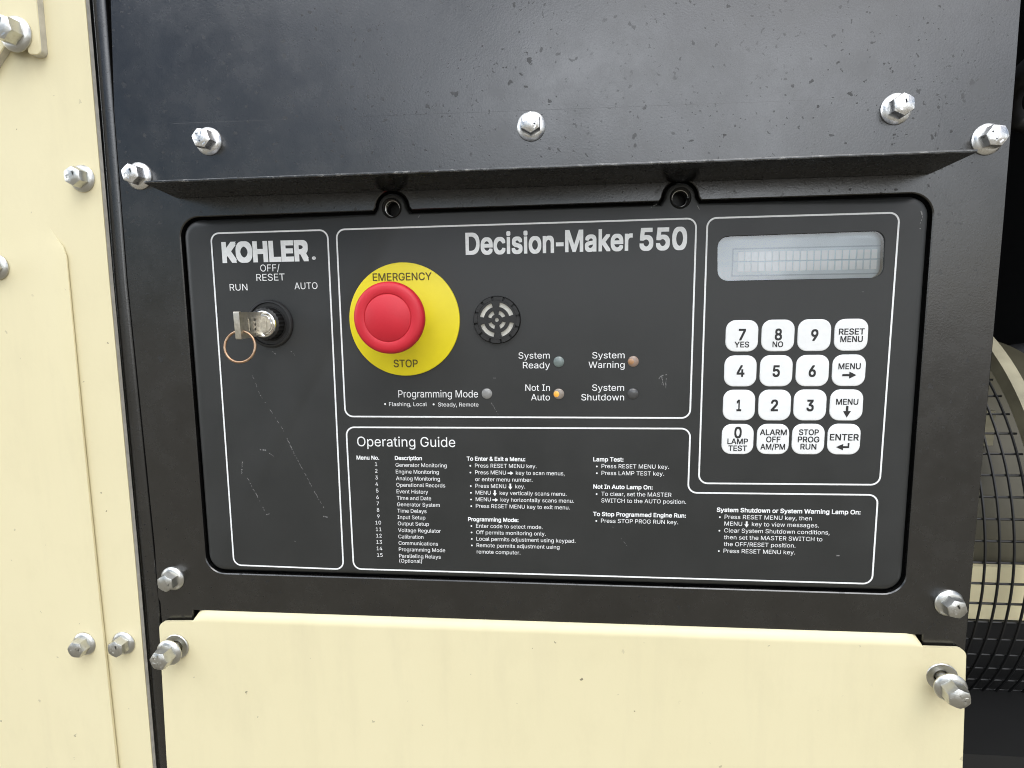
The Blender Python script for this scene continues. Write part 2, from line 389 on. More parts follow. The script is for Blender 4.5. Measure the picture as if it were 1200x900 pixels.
# --- hexagon bolts
def hexhead(af, h, marks, rnd):
    R = af/math.sqrt(3); V, F = [], []
    prof = [(R, 0.0), (R, -h*0.80), (R*0.93, -h), ]
    for i in range(6):
        t = PI/3*i
        for r, y in prof: V.append((r*math.cos(t), y, r*math.sin(t)))
    # softened top: 24 sided ring and a slightly dished crown
    for i in range(6):
        j = (i+1) % 6
        for k in range(2): F.append((i*3+k, j*3+k, j*3+k+1, i*3+k+1))
    b = len(V); rr = af/2*0.94
    for i in range(24): V.append((rr*math.cos(2*PI*i/24), -h*1.06, rr*math.sin(2*PI*i/24)))
    for i in range(6):
        j = (i+1) % 6; q = [b+(i*4+k) % 24 for k in range(5)]
        for k in range(4): F.append((i*3+2 if k < 2 else j*3+2, q[k], q[k+1]))
        F.append((i*3+2, q[2], j*3+2))
    F.append(tuple(b+i for i in range(24)))
    out = [(V, F)]
    for k in range(marks):                      # raised maker's strokes on the crown
        t = rnd.uniform(0, 2*PI); r = rnd.uniform(0.25, 0.75)*rr; w = af*0.035; l = af*rnd.uniform(.06, .12); a = rnd.choice((0, .5, 1, 1.5))*PI/2
        bv, bf = box(-l, l, -h*1.06-af*0.007, -h*1.06+af*0.01, -w, w)
        bv = [(x*math.cos(a)-z*math.sin(a)+r*math.cos(t), y, x*math.sin(a)+z*math.cos(a)+r*math.sin(t)) for x, y, z in bv]
        out.append((bv, bf))
    return join(out)
rnd = random.Random(3)
WASH = mesh('bolt_flange', *lathe([(0.0, 0.0), (0.0076, 0.0), (0.0077, -0.0007), (0.0073, -0.0013), (0.0062, -0.0021), (0.0050, -0.0024), (0.0, -0.0024)], 36))
HEAD = [mesh('hex_head', *hexhead(0.0100, 0.0056, 8, rnd), smooth=30) for _ in range(3)]
nb = [0]
def bolt(parent, u, v, y, rot=0.0, mat='zinc', scale=1.0):
    """u, v: pixel of the flange centre on the sheet at depth y"""
    p = P(u, v, y); b = obj('bolt', WASH.copy(), mat, parent, p); b.scale = (scale*0.93,)*3
    h = obj('hex_head', HEAD[nb[0] % 3].copy(), mat, b, p); h.location = (0, -0.0020, 0); h.rotation_euler = (0, rot, 0); nb[0] += 1
    return b

# ================================================================== the black frame that carries everything
YF = 0.0006
def rectpx(pts, y): return [P2(u, v, y) for u, v in pts]
tl, tr_, br, bl = [Vector(P2(*q)) for q in ((211.5,257.5), (1093,228.3), (1058.5,694.5), (243.5,669.5))]
EARS = [Vector(P2(459, 243.8)), Vector(P2(797.5, 232))]
EAR_R = 0.0078
def panel_outline():
    """rounded rectangle with two round ears on its top edge"""
    base = rounded([tuple(bl), tuple(br), tuple(tr_), tuple(tl)], 0.0098, 8); out = []
    n = len(base)
    for i in range(n):
        a, b = Vector(base[i]), Vector(base[(i+1)%n]); out.append(tuple(a))
        if (b-a).length > 0.2 and a.y > (bl.y+tl.y)/2 and b.x < a.x:          # the top edge, running right to left
            for c in sorted(EARS, key=lambda q: -q.x):
                d = (b-a).normalized(); foot = a+d*((c-a).dot(d)); dist = (c-foot).length*(1 if c.y > foot.y else -1); hw = math.sqrt(max(1e-9, EAR_R**2-dist**2))
                a0 = math.atan2(foot.y-c.y, hw); a1 = PI-a0
                f = 0.0022
                out.append((foot.x+hw+f, foot.y)); 
                for k in range(1, 16):
                    t = a0+0.12+(a1-a0-0.24)*k/16; out.append((c.x+EAR_R*math.cos(t), c.y+EAR_R*math.sin(t)))
                out.append((foot.x-hw-f, foot.y))
    return out
OUT = ccw(panel_outline())
base_loc = P(640, 716, 0.002)
frame = thing('metal_enclosure', base_loc, 'weathered black sheet metal frame surrounding the recessed control panel', 'metal frame')
# outline of the sheet with its two tabs that run down behind the cream cover
fr_out = rectpx([(118,-330), (1222,-330), (1190.7,90), (1177,260), (1128.5,800), (1081,800), (1081,744.5), (226,715.5), (226,780), (193,780), (187.2,706), (184.6,700), (180.6,640), (149,330), (133,130)], YF)
fr_out = rounded(fr_out, 0.0)
sheet = plate('sheet', rel([(x,0,z) for x,z in fr_out], (0,0,0)) and fr_out, [offset(OUT, -0.0013)], YF, YF+0.0025, [(0, 0.0005), (0.0005, 0.0)])
o = obj('sheet', sheet, 'black', frame, (0,0,0))
# near-black sheet put behind the gap so the opening reads dark
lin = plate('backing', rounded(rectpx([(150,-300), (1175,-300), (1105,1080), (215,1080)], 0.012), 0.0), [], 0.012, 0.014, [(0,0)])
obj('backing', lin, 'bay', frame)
# rounded trim along the left edge of the sheet
def strip(us, y0, r, depth):
    V, F = [], []; m = 17
    for u0, u1, v in us:
        A, B = P(u0, v, y0), P(u1, v, y0); c = (A+B)/2; hw = (B-A).length/2
        for k in range(m):
            t = PI*k/(m-1); V.append((c.x-hw*math.cos(t), y0+0.003-depth*math.sin(t)**0.45, c.z))
    for i in range(len(us)-1):
        for k in range(m-1): F.append((i*m+k, i*m+k+1, (i+1)*m+k+1, (i+1)*m+k))
    return V, F
us = [(82,101,-330), (106,122.5,0), (116.5,132.5,130), (131.5,148,330), (146.5,164,490), (160.5,179,640), (167.5,186,710), (174,189.5,790), (184,197,900), (200,212,1080)]
obj('edge_trim', mesh('edge_trim', *strip(us, 0.001, 0, 0.0032)), 'black', frame)
for u, v, r in ((163.5,206.5,.35), (1156.5,163.5,.1), (202.8,677.6,.5), (1111.5,706.3,.2)): bolt(frame, u, v, YF, r, 'zinc' if v < 400 else 'dull_zinc')

# ================================================================== visor over the panel
visor = thing('visor', P(640, 218, -0.001), 'black bent metal visor with chipped edge bolted above the control panel', 'visor')
MT['chip'] = chip_edge()
leg = plate('back_leg', rounded(rectpx([(206,229.5), (1091,202), (1107,111.5), (196,145)], YF), [0.0005, 0.0005, 0.004, 0.004]), [], YF-0.0003, YF+0.0002, [(0, 0.00015), (0.00015, 0)])
obj('back_leg', leg, 'black', visor)
A0, A1 = P(207, 232, 0.0), P(1090.5, 203.5, 0.0); B0, B1 = P(168.5, 214.6, -VIS), P(1146, 177.8, -VIS)
V = []; NX = 40; T = 0.0011
rows = [(0.0, T), (1.0, T), (1.0, 0.0), (0.0, 0.0)]
for i in range(NX+1):
    t = i/NX; a = A0.lerp(A1, t); b = B0.lerp(B1, t)
    for s, up in rows:
        q = a.lerp(b, s); wob = 0.00004*math.sin(i*1.7)*s
        V.append((q.x, q.y, q.z+up+wob))
F = []
for i in range(NX):
    for k in range(4): F.append((i*4+k, i*4+(k+1)%4, i*4+4+(k+1)%4, i*4+4+k))
F += [(0,1,2,3), tuple(NX*4+k for k in range(4))]
fm = mesh('lip', V, F, 30)
bm = bmesh.new(); bm.from_mesh(fm); es = [e for e in bm.edges if e.is_manifold and e.calc_face_angle(0) > 1.0 and all(v.co.y < -VIS+.001 for v in e.verts)]
bmesh.ops.bevel(bm, geom=es, offset=0.0003, segments=2, affect='EDGES'); bm.to_mesh(fm); bm.free()
obj('lip', fm, MT['chip'], visor)
for u, v, r in ((245, 165.8, .2), (622.5, 148.3, .52), (1049.8, 128, .45)): bolt(visor, u, v, YF-0.0003, r)

# ================================================================== control panel
cp = thing('generator_controller', P(650, 690, 0.003), 'charcoal generator control panel with white printed lettering, keypad and display window', 'control panel')
DISP = rounded(rectpx([(841,277.5), (1037.5,270.5), (1035.3,325.3), (841,329.3)], 0), 0.0052, 6)
HOLE_R = 0.0051
fp_me = plate('faceplate', OUT, [DISP]+[circle(tuple(e), HOLE_R, 28) for e in EARS], 0.0, 0.0055,
              [(0, 0.0036), (0.0006, 0.0019), (0.0016, 0.0008), (0.0030, 0.00015), (0.0042, 0.0)], smooth=40)
# the display opening and screw holes keep a crisp edge: rebuild with a separate profile
def faceplate():
    bm = bmesh.new(); fe = []
    prof_o = [(0, 0.0055), (0, 0.0036), (0.0006, 0.0019), (0.0016, 0.0008), (0.0030, 0.00018), (0.0044, 0.0)]
    prof_h = [(0, 0.0035), (0, 0.00025), (0.00025, 0.0)]
    for k, lp in enumerate([OUT, DISP]+[circle(tuple(e), HOLE_R, 28) for e in EARS]):
        lp = ccw(lp); s = 1 if k == 0 else -1; n = len(lp); rings = []
        for ins, dep in (prof_o if k == 0 else prof_h):
            q = offset(lp, s*ins) if ins else lp
            if k == 0 and ins > 0.0005:        # the ears are too small for the broad roll: keep their points from crossing
                q = [tuple(Vector(o_)+(Vector(p_)-Vector(o_))*(0.35 if any((Vector(o_)-e).length < EAR_R+0.004 for e in EARS) else 1)) for o_, p_ in zip(lp, q)]
            rings.append([bm.verts.new((x, dep, z)) for x, z in q])
        for A, B in zip(rings, rings[1:]):
            for i in range(n): bm.faces.new((A[i], A[(i+1)%n], B[(i+1)%n], B[i]))
        fe += [bm.edges.get((rings[-1][i], rings[-1][(i+1)%n])) for i in range(n)]
    bmesh.ops.triangle_fill(bm, edges=fe, use_beauty=True, normal=(0,-1,0)); bmesh.ops.recalc_face_normals(bm, faces=bm.faces)
    me = bpy.data.meshes.new('faceplate'); bm.to_mesh(me); bm.free(); me.shade_smooth(); me.set_sharp_from_angle(angle=R_(28)); return me
bpy.data.meshes.remove(fp_me)
face = obj('faceplate', faceplate(), 'panel', cp)
EPS = -0.00016
# ---- scratches on the film
def scratch(pts, w, gap, parent=face, y=EPS*0.6, mat='white_mark'):
    rn = random.Random(int(pts[0][0]*7+pts[0][1])); parts = []
    for (u0,v0), (u1,v1) in zip(pts, pts[1:]):
        n = max(2, int(math.hypot(u1-u0, v1-v0)/1.6))
        for i in range(n):
            if rn.random() < gap: continue
            t0, t1 = i/n, (i+rn.uniform(.5, 1.1))/n
            a = P(u0+(u1-u0)*t0+rn.gauss(0,.25), v0+(v1-v0)*t0, 0); b = P(u0+(u1-u0)*t1+rn.gauss(0,.25), v0+(v1-v0)*t1, 0)
            d = (b-a); 
            if d.length < 1e-6: continue
            nrm = Vector((-d.z, 0, d.x)).normalized()*w*rn.uniform(.3, 1.2)*PX
            parts.append(([a-nrm, b-nrm*.7, b+nrm*.7, a+nrm], [(0,1,2,3)]))
    parts = [([(v.x, y, v.z) for v in vs], f) for vs, f in parts]
    if parts: flat('scratch', parts, mat, parent)
for s in (([(296,440), (305,463)], .35, .55), ([(305,463), (330,500), (341,524)], .3, .6), ([(337,515), (345,532)], .6, .25), ([(345,532), (367,573), (381,598)], .45, .45),
          ([(305,527), (312,527.5)], .9, .1), ([(314,530), (323,536)], .45, .3), ([(284,541), (283.5,555)], .7, .25), ([(290,560), (300,579)], .4, .5), ([(299,576), (311,600)], .5, .4),
          ([(772,444), (775,440), (782,439)], .5, .1), ([(775,441), (778,452)], .5, .1), ([(781,440), (780,455)], .4, .2), ([(773,450), (780,450)], .3, .3),
          ([(576,472), (584,486)], .3, .2), ([(578,443), (581,443)], .6, .1), ([(714,612), (735,640)], .25, .5), ([(980,651), (984,651)], .7, .1),
          ([(345,634), (346,634.5)], 1, 0), ([(312,603), (316,602)], .7, .1), ([(379,605), (384,606)], .9, .1), ([(490,255), (494,249)], .3, .3), ([(763,243), (770,239)], .5, .3), ([(817,241), (820,246)], .4, .3), ([(1078,262), (1081,254), (1079,247)], .7, .3), ([(1076,268), (1079,268)], .6, .2), ([(1010,342), (1012,342)], .5, 0), ([(318,411), (323,415)], .4, .4), ([(340,410), (346,417)], .4, .6)):
    scratch(*s)
# ---- printed outlines
def outline(pts, r, w=0.95, cc=None):
    lp = rounded(rectpx(pts, 0), r, 7); n = len(lp); h = w*PX
    a, b = offset(lp, -h), offset(lp, h); V = [(x, EPS, z) for x, z in a]+[(x, EPS, z) for x, z in b]
    return flat('printed_outline', [(V, [(i, (i+1)%n, n+(i+1)%n, n+i) for i in range(n)])], 'print', cp)
RR = 0.0045
outline([(247.2,273.6), (383.9,269.5), (402.6,667), (274.4,661.9)], RR)
outline([(394.3,269.1), (816,255.9), (808.5,489.8), (404.8,488)], RR)
outline([(829,255.7), (1053.9,249.2), (1030.7,568), (818.8,566.2)], RR)
outline([(405.8,500.6), (808.9,502.2), (806.2,577.3), (1028.7,579.9), (1021.7,684), (414.6,666.5)], RR)
# ---- lettering
def txt(s, x0, x1, yb, cap, bold=0.0, y=EPS, space=1.0):
    a, b = P(x0, yb), P(x1, yb); c = P(x0, yb-cap)
    return line(s, a.x, a.z, c.z-a.z, y, width=b.x-a.x, bold=bold, space=space)[:2]
def text(items, label=None, mat='print', name='printed_text', parent=None): return flat(name, [txt(*i) for i in items], mat, parent or cp, label)
text([('KOHLER', 261, 362.3, 306.6, 21.2, 0.042, EPS, 1.0)], 'heavy white maker name')
a = P(365.8, 303.2)
flat('printed_text', [line('®', a.x, a.z-0.001, 0.0021, EPS, width=0.0021, bold=.01)[:2]], 'print', cp)
text([('OFF/', 305.4, 328.2, 318.2, 8.0, .004), ('RESET', 300.8, 334, 329.2, 8.0, .004)])
text([('RUN', 269.6, 290.4, 340.6, 7.7, .004)]); text([('AUTO', 345.4, 372.4, 339, 7.7, .004)])
text([('Decision', 545.8, 649.3, 297.8, 24.0, .021), ('-', 651.5, 660.5, 296.6, 24.0, .021), ('Maker', 662.2, 741.2, 294.6, 24.0, .021), ('550', 749.3, 804.8, 292.8, 24.4, .024)], 'bold white panel title')
text([('Programming Mode', 467, 560.3, 465.6, 8.3, .004)])
def dot(u, v, r): p = P2(u, v); return ([(p[0]+r*PX*math.cos(PI*i/6), EPS, p[1]+r*PX*math.sin(PI*i/6)) for i in range(12)], [tuple(range(12))])
flat('printed_text', [txt('Flashing, Local', 456.2, 500.3, 475.8, 4.5), txt('Steady, Remote', 513.6, 560.8, 476.2, 4.5), dot(451.4, 473.4, 1.2), dot(508.2, 473.8, 1.2)], 'print', cp)
text([('System', 607.7, 644.2, 420.3, 7.4, .005), ('Ready', 612.8, 644.5, 431.6, 7.4, .005)])
text([('System', 694, 731.9, 420, 7.4, .005), ('Warning', 689.7, 731.9, 431.2, 7.4, .005)])
text([('Not In', 615.7, 644.5, 457.9, 7.4, .005), ('Auto', 622.4, 644.5, 469.1, 7.4, .005)])
text([('System', 693.9, 731.3, 457.9, 7.4, .005), ('Shutdown', 681.2, 731.3, 469.1, 7.4, .005)])
text([('Operating Guide', 418.9, 533.6, 522.8, 11.2, 0.0)])
def block(rows, cap, xs):
    """rows: (text, left pixel, baseline pixel, bold, right-aligned); {r} and {d} are small arrows, a leading * is a bullet"""
    parts = []
    for s, u, v, bold, al in rows:
        p = P(u, v); x, z = p.x, p.z; c = cap*PX
        if s.startswith('*'): s = s[1:]; parts.append(dot(u-5.5, v-1.9, 1.05))
        for piece in s.replace('{', '\0{').replace('}', '}\0').split('\0'):
            if not piece: continue
            if piece in ('{r}', '{d}'):
                if piece == '{r}': parts.append(plane_arrow(x+3.6*PX, z+1.9*PX, 7*PX, 5*PX, EPS, 0)); x += 8.6*PX
                else: parts.append(plane_arrow(x+3.2*PX, z+1.9*PX, 7.5*PX, 5*PX, EPS, -90, .4)); x += 7.6*PX
                continue
            lead = len(piece)-len(piece.lstrip()); x += lead*1.6*PX
            a, b, x = line(piece.strip(), x, z, c, EPS, xs=xs, bold=bold, align=al); parts.append((a, b)); x += 1.9*PX
    return parts
B = 0.020; N_ = 0.004
rows = [('Menu No.', 418, 538.3, B, 'l')]
yb = [546.9, 554.7, 562.6, 570.2, 577.9, 585.5, 593, 600.5, 608, 615.4, 623.2, 630.7, 638.2, 645.6, 653.3]
for i, v in enumerate(yb): rows.append((str(i+1), 442.0+4.9*i/14+(1.6 if i > 8 else 0.2), v-0.9, N_, 'r'))
flat('printed_text', block(rows, 4.7, 1.0), 'print', cp)
items = ['Generator Monitoring','Engine Monitoring','Analog Monitoring','Operational Records','Event History','Time and Date','Generator System','Time Delays','Input Setup','Output Setup','Voltage Regulator','Calibration','Communications','Programming Mode','Paralleling Relays','(Optional)']
flat('printed_text', block([('Description', 462.9, 538.8, B, 'l')]+[(s, 463.7+4.2*i/14, v, N_, 'l') for i, (s, v) in enumerate(zip(items, yb+[659.0]))], 4.75, 0.99), 'print', cp)
y2 = [547.7, 555.6, 563.6, 571.4, 579.3, 587.1, 594.9]
flat('printed_text', block([('To Enter & Exit a Menu:', 547, 539.6, B, 'l')]+[(s, 556.7+.18*i, v, N_, 'l') for i, (s, v) in enumerate(zip(['*Press RESET MENU key.','*Press MENU {r} key to scan menus,','or enter menu number.','*Press MENU {d} key.','*MENU {d} key vertically scans menu.','*MENU{r} key horizontally scans menu.','*Press RESET MENU key to exit menu.'], y2))], 4.8, 1.0), 'print', cp)
flat('printed_text', block([('Programming Mode:', 548.6, 610.4, B, 'l')]+[(s, 558+.2*i, 618.2+7.55*i, N_, 'l') for i, s in enumerate(['*Enter code to select mode.','*Off permits monitoring only.','*Local permits adjustment using keypad.','*Remote permits adjustment using','remote computer.'])], 4.8, 1.0), 'print', cp)
flat('printed_text', block([('Lamp Test:', 695.2, 540.4, B, 'l'), ('*Press RESET MENU key.', 704.9, 548.4, N_, 'l'), ('*Press LAMP TEST key.', 704.9, 556.4, N_, 'l')], 4.9, 1.03), 'print', cp)
flat('printed_text', block([('Not In Auto Lamp On:', 695.2, 572.4, B, 'l'), ('*To clear, set the MASTER', 704.6, 580.8, N_, 'l'), ('SWITCH to the AUTO position.', 704.6, 588.6, N_, 'l')], 4.9, 1.03), 'print', cp)
flat('printed_text', block([('To Stop Programmed Engine Run:', 695, 604.4, B, 'l'), ('*Press STOP PROG RUN key.', 704.3, 612.3, N_, 'l')], 4.9, 1.03), 'print', cp)
flat('printed_text', block([('System Shutdown or System Warning Lamp On:', 839.8, 599.6, B, 'l')]+[(s, 849-.25*i, 607.8+7.95*i, N_, 'l') for i, s in enumerate(['*Press RESET MENU key, then','MENU {d} key to view messages.','*Clear System Shutdown conditions,','then set the MASTER SWITCH to','the OFF/RESET position.','*Press RESET MENU key.'])], 5.0, 1.05), 'print', cp)
# ---- threaded holes in the ears
for e in EARS:
    c = Vector((e.x, 0, e.y))
    ins = obj('threaded_insert', mesh('threaded_insert', *lathe([(0.0056, 0.0036), (HOLE_R-0.0001, 0.0030), (0.0050, 0.0002), (0.0046, -0.0004), (0.0042, 0.0001), (0.0042, 0.002)] + [q for k in range(5) for q in ((0.0037, 0.0028+.0016*k), (0.0042, 0.0036+.0016*k))] + [(0.0040, 0.0115), (0.0, 0.0115)], 32)), 'plastic', cp, c)
    obj('thread', mesh('thread', *tube([(0.00395*math.cos(t), 0.0012+0.0016*t/(2*PI), 0.00395*math.sin(t)) for t in [2*PI*3*i/90 for i in range(91)]], 0.00022, 6)), 'dull_zinc', ins, c)
# ---- display
dc = P(939, 301, 0.003); disp = obj('display', plate('display', offset(DISP, -0.003) if False else [(x-dc.x, z-dc.z) for x, z in offset(ccw(DISP), -0.002)], [], 0.0012, 0.0016, [(0,0)]), 'lcd', cp, dc)
DY = 0.0040
cell_me = None
bez = [P2(841,277.5,DY), P2(1037.5,270.5,DY)]
cw, chh = P(863,300,DY).x, 0
x0c, pitch = P(864.2, 305, DY).x, (P(1003.5, 303, DY).x-P(864.2, 305, DY).x)/17
ztop, zmid, zbot = P(930, 293.8, DY).z, P(930, 305.3, DY).z, P(930, 318.5, DY).z
lp = rounded([(-pitch*.39, -(ztop-zmid)*.46), (pitch*.39, -(ztop-zmid)*.46), (pitch*.39, (ztop-zmid)*.46), (-pitch*.39, (ztop-zmid)*.46)], 0.0002, 2)
cell = plate('character_cell', lp, [], -0.00012, 0.0, [(0,0)])
for i in range(20):
    for zc in ((ztop+zmid)/2, (zmid+zbot)/2):
        obj('character_cell', cell, 'lcd_cell', disp, (x0c+pitch*(i+.5), DY+0.0001, zc))
gx0, gx1 = x0c-pitch*.8, x0c+pitch*20.4
obj('grid_line', mesh('grid_line', *box(gx0, gx1, DY+.00012, DY+.00018, zmid-.00012, zmid+.00012)), 'lcd_line', disp)
cx0, cx1 = x0c-pitch*.6, x0c+pitch*20.4
fr_lp = [(cx0, zbot-.0012), (cx1, zbot-.0012), (cx1, ztop+.0012), (cx0, ztop+.0012)]
obj('inner_bezel', plate('inner_bezel', [(x, z) for x, z in offset(ccw(fr_lp), -0.0006)], [fr_lp], DY-.0001, DY+.0001, [(0,0)]), 'lcd_line', disp)
obj('window', plate('window', [(x-dc.x, z-dc.z) for x, z in offset(ccw(DISP), 0.00005)], [], -0.0024, -0.0023, [(0,0)], back=False), 'glass', disp, dc)
# ---- keypad
KX = [[(869.2,393.6), (911.4,393.2), (953.9,392.8), (997.1,392.4)], [(867.4,434.7), (909.3,434.5), (951.7,434.3), (994.4,434)], [(865.8,474.7), (907.5,474.7), (948.9,474.6), (991.5,474.6)], [(864.2,514.5), (905.5,514.5), (946.8,514.5), (988.6,514.6)]]
def keymesh(w, h):
    base = rounded([(-w/2,-h/2), (w/2,-h/2), (w/2,h/2), (-w/2,h/2)], 0.0048, 6)
    return plate('key', base, [], -0.0005, 0.0002, [(0, 0.0003), (0.00015, 0.0001), (0.0004, 0.00002), (0.0008, 0.0)], smooth=60)
kw = (P(870+18.9, 434).x-P(870-18.9, 434).x); kh = P(870, 434-18.2).z-P(870, 434+18.2).z
key_me = keymesh(kw, kh)
Yk = -0.00062
def klegend(keyobj, items, extra=()):
    return flat('legend', [txt(s, u0, u1, v, cap, b, Yk) for s, u0, u1, v, cap, b in items]+list(extra), 'ink', keyobj)
LEG = {}
def digit(s, cx, v, w=8.4, cap=12.6, b=.020): return (s, cx-w/2, cx+w/2, v, cap, b)
W_ = .014
LEG[0,0] = [digit('7', 869.2, 398.4), ('YES', 860.3, 877.4, 406.9, 6.4, W_)]
LEG[0,1] = [digit('8', 911.5, 398.2), ('NO', 904.7, 917.1, 406.6, 6.4, W_)]
LEG[0,2] = [digit('9', 953.9, 399)]
LEG[0,3] = [('RESET', 982.3, 1012.4, 392, 6.8, W_), ('MENU', 984, 1010.2, 400.7, 6.8, W_)]
LEG[1,0] = [digit('4', 867.3, 441, 9.2)]; LEG[1,1] = [digit('5', 909, 441)]; LEG[1,2] = [digit('6', 951.1, 441)]
LEG[1,3] = [('MENU', 981.8, 1007.8, 432.4, 6.6, W_)]
LEG[2,0] = [digit('1', 865.3, 481.2, 5.6)]; LEG[2,1] = [digit('2', 906.9, 481.2)]; LEG[2,2] = [digit('3', 948.6, 481.2)]
LEG[2,3] = [('MENU', 979, 1005, 473.9, 6.6, W_)]
LEG[3,0] = [digit('0', 864.3, 512.6, 8.6, 12.2), ('LAMP', 852, 876, 519.9, 6.2, W_), ('TEST', 853, 874.8, 528, 6.2, W_)]
LEG[3,1] = [('ALARM', 890.1, 921.4, 509.4, 6.4, W_), ('OFF', 897.3, 914, 517.8, 6.4, W_), ('AM/PM', 890.6, 919.4, 526.2, 6.4, W_)]
LEG[3,2] = [('STOP', 935.7, 958.8, 509.4, 6.4, W_), ('PROG', 934.3, 959.5, 517.8, 6.4, W_), ('RUN', 937.3, 956, 526.2, 6.4, W_)]
LEG[3,3] = [('ENTER', 971.8, 1005.6, 515.6, 7.2, W_)]
for r in range(4):
    for c in range(4):
        u, v = KX[r][c]; p = P(u, v); k = obj('key', key_me, 'keywhite', cp, p)
        ex_ = []
        if (r, c) == (1, 3): q = P(994.6, 439.4); ex_ = [plane_arrow(q.x, q.z, 15*PX, 8*PX, Yk, 0, .3, .5)]
        if (r, c) == (2, 3): q = P(991.9, 482.2); ex_ = [plane_arrow(q.x, q.z, 13.5*PX, 8.5*PX, Yk, -90, .3, .55)]
        if (r, c) == (3, 3):
            q = P(986, 523.6); ex_ = [plane_arrow(q.x, q.z, 13*PX, 7.5*PX, Yk, 180, .3, .6)]
            q0, q1 = P(992.6, 524.7), P(994.8, 518.8); ex_.append(([(q0.x, Yk, q0.z), (q1.x, Yk, q0.z), (q1.x, Yk, q1.z), (q0.x, Yk, q1.z)], [(0,1,2,3)]))
        klegend(k, LEG[r, c], ex_)
# ---- emergency stop
ec = P(474, 374.6); es_ = obj('emergency_stop', mesh('emergency_stop', *lathe([(0.0, -0.0012), (0.0090, -0.0012), (0.0090, -0.021), (0.0, -0.021)], 32)), 'plastic', cp, ec, label='red mushroom push button on a round yellow label')
YD = 0.0300
disc = obj('label_disc', mesh('label_disc', *lathe([(0.0, -0.0012), (YD-.0005, -0.0012), (YD-.0001, -0.0010), (YD, -0.0006), (YD, 0.0)], 96)), 'yellow', es_, ec)
for q in (txt('EMERGENCY', 437.9, 506.6, 329.3, 8.6, .007, -0.0014), txt('STOP', 462.3, 490.4, 430, 8.6, .007, -0.0014)): flat('legend', [q], 'olive_ink', es_)
bc = P(454.4, 372.6, -0.0300); bc.y = 0
rb = 0.0197*0.89
bc = Vector((bc.x, 0, bc.z))
prof = [(0.0, -0.0303), (0.0112, -0.0303), (0.01135, -0.03015), (0.0114, -0.0299), (0.01155, -0.0299), (0.0117, -0.03015), (0.0119, -0.0303), (0.0152, -0.03015), (0.0167, -0.0296), (0.0174, -0.0284), (0.0176, -0.0262), (0.0172, -0.0245), (0.0150, -0.0228), (0.0115, -0.0212), (0.0108, -0.0190), (0.0108, -0.013), (0.0, -0.013)]
obj('push_button', mesh('push_button', *lathe(prof, 72), smooth=50), 'red', es_, bc)
# ---- sounder
sc_ = P(582.6, 374.8); buz = obj('sounder', mesh('sounder', *lathe([(0.0, 0.0008), (0.0119, 0.0008), (0.0119, -0.0006), (0.0123, -0.0010), (0.0125, -0.0006), (0.0126, 0.0002)], 60)), 'plastic', cp, sc_)
u_ = 0.000449
obj('sounder_disc', mesh('sounder_disc', *lathe([(0.0, -0.0002), (21.5*u_, -0.0002), (21.5*u_, 0.0)], 48)), 'brass', buz, sc_)
def sector(r0, r1, t0, t1, y0, y1, n=6):
    V, F = [], []
    for i in range(n+1):
        t = t0+(t1-t0)*i/n
        for r, y in ((r0,y0), (r1,y0), (r1,y1), (r0,y1)): V.append((r*math.cos(t), y, r*math.sin(t)))
    for i in range(n):
        for k in range(4): F.append((i*4+k, i*4+(k+1)%4, i*4+4+(k+1)%4, i*4+4+k))
    F += [(0,1,2,3), tuple(n*4+k for k in (3,2,1,0))]; return V, F
for i in range(12): obj('rim_segment', mesh('rim_segment', *sector(22.8*u_, 26.9*u_, 2*PI*i/12+.18+.05, 2*PI*(i+1)/12+.18-.05, -0.0022, 0.0)), 'plastic', buz, sc_)
gr = [sector(2.4*u_, 6.6*u_, 0, 2*PI, -.0021, -.0010, 32), sector(11*u_, 15.2*u_, 0, 2*PI, -.0021, -.0010, 40), sector(20.3*u_, 22.6*u_, 0, 2*PI, -.0021, -.0002, 48)]
for i in range(4):
    a = PI/2*i+.05; d = .30 if i % 2 else .30
    gr.append(sector(6*u_, 21*u_, a-.16, a+.16, -.0020, -.0010, 3)); gr.append(sector(15*u_, 21*u_, a-.24, a+.24, -.00225, -.0010, 3)); gr.append(sector(6*u_, 11.5*u_, a-.34, a+.34, -.0019, -.0011, 3))
V, F = join(gr); me = bpy.data.meshes.new('grille'); me.from_pydata([tuple(v) for v in V], [], F); me.update(); obj('grille', me, 'plastic', buz, sc_)
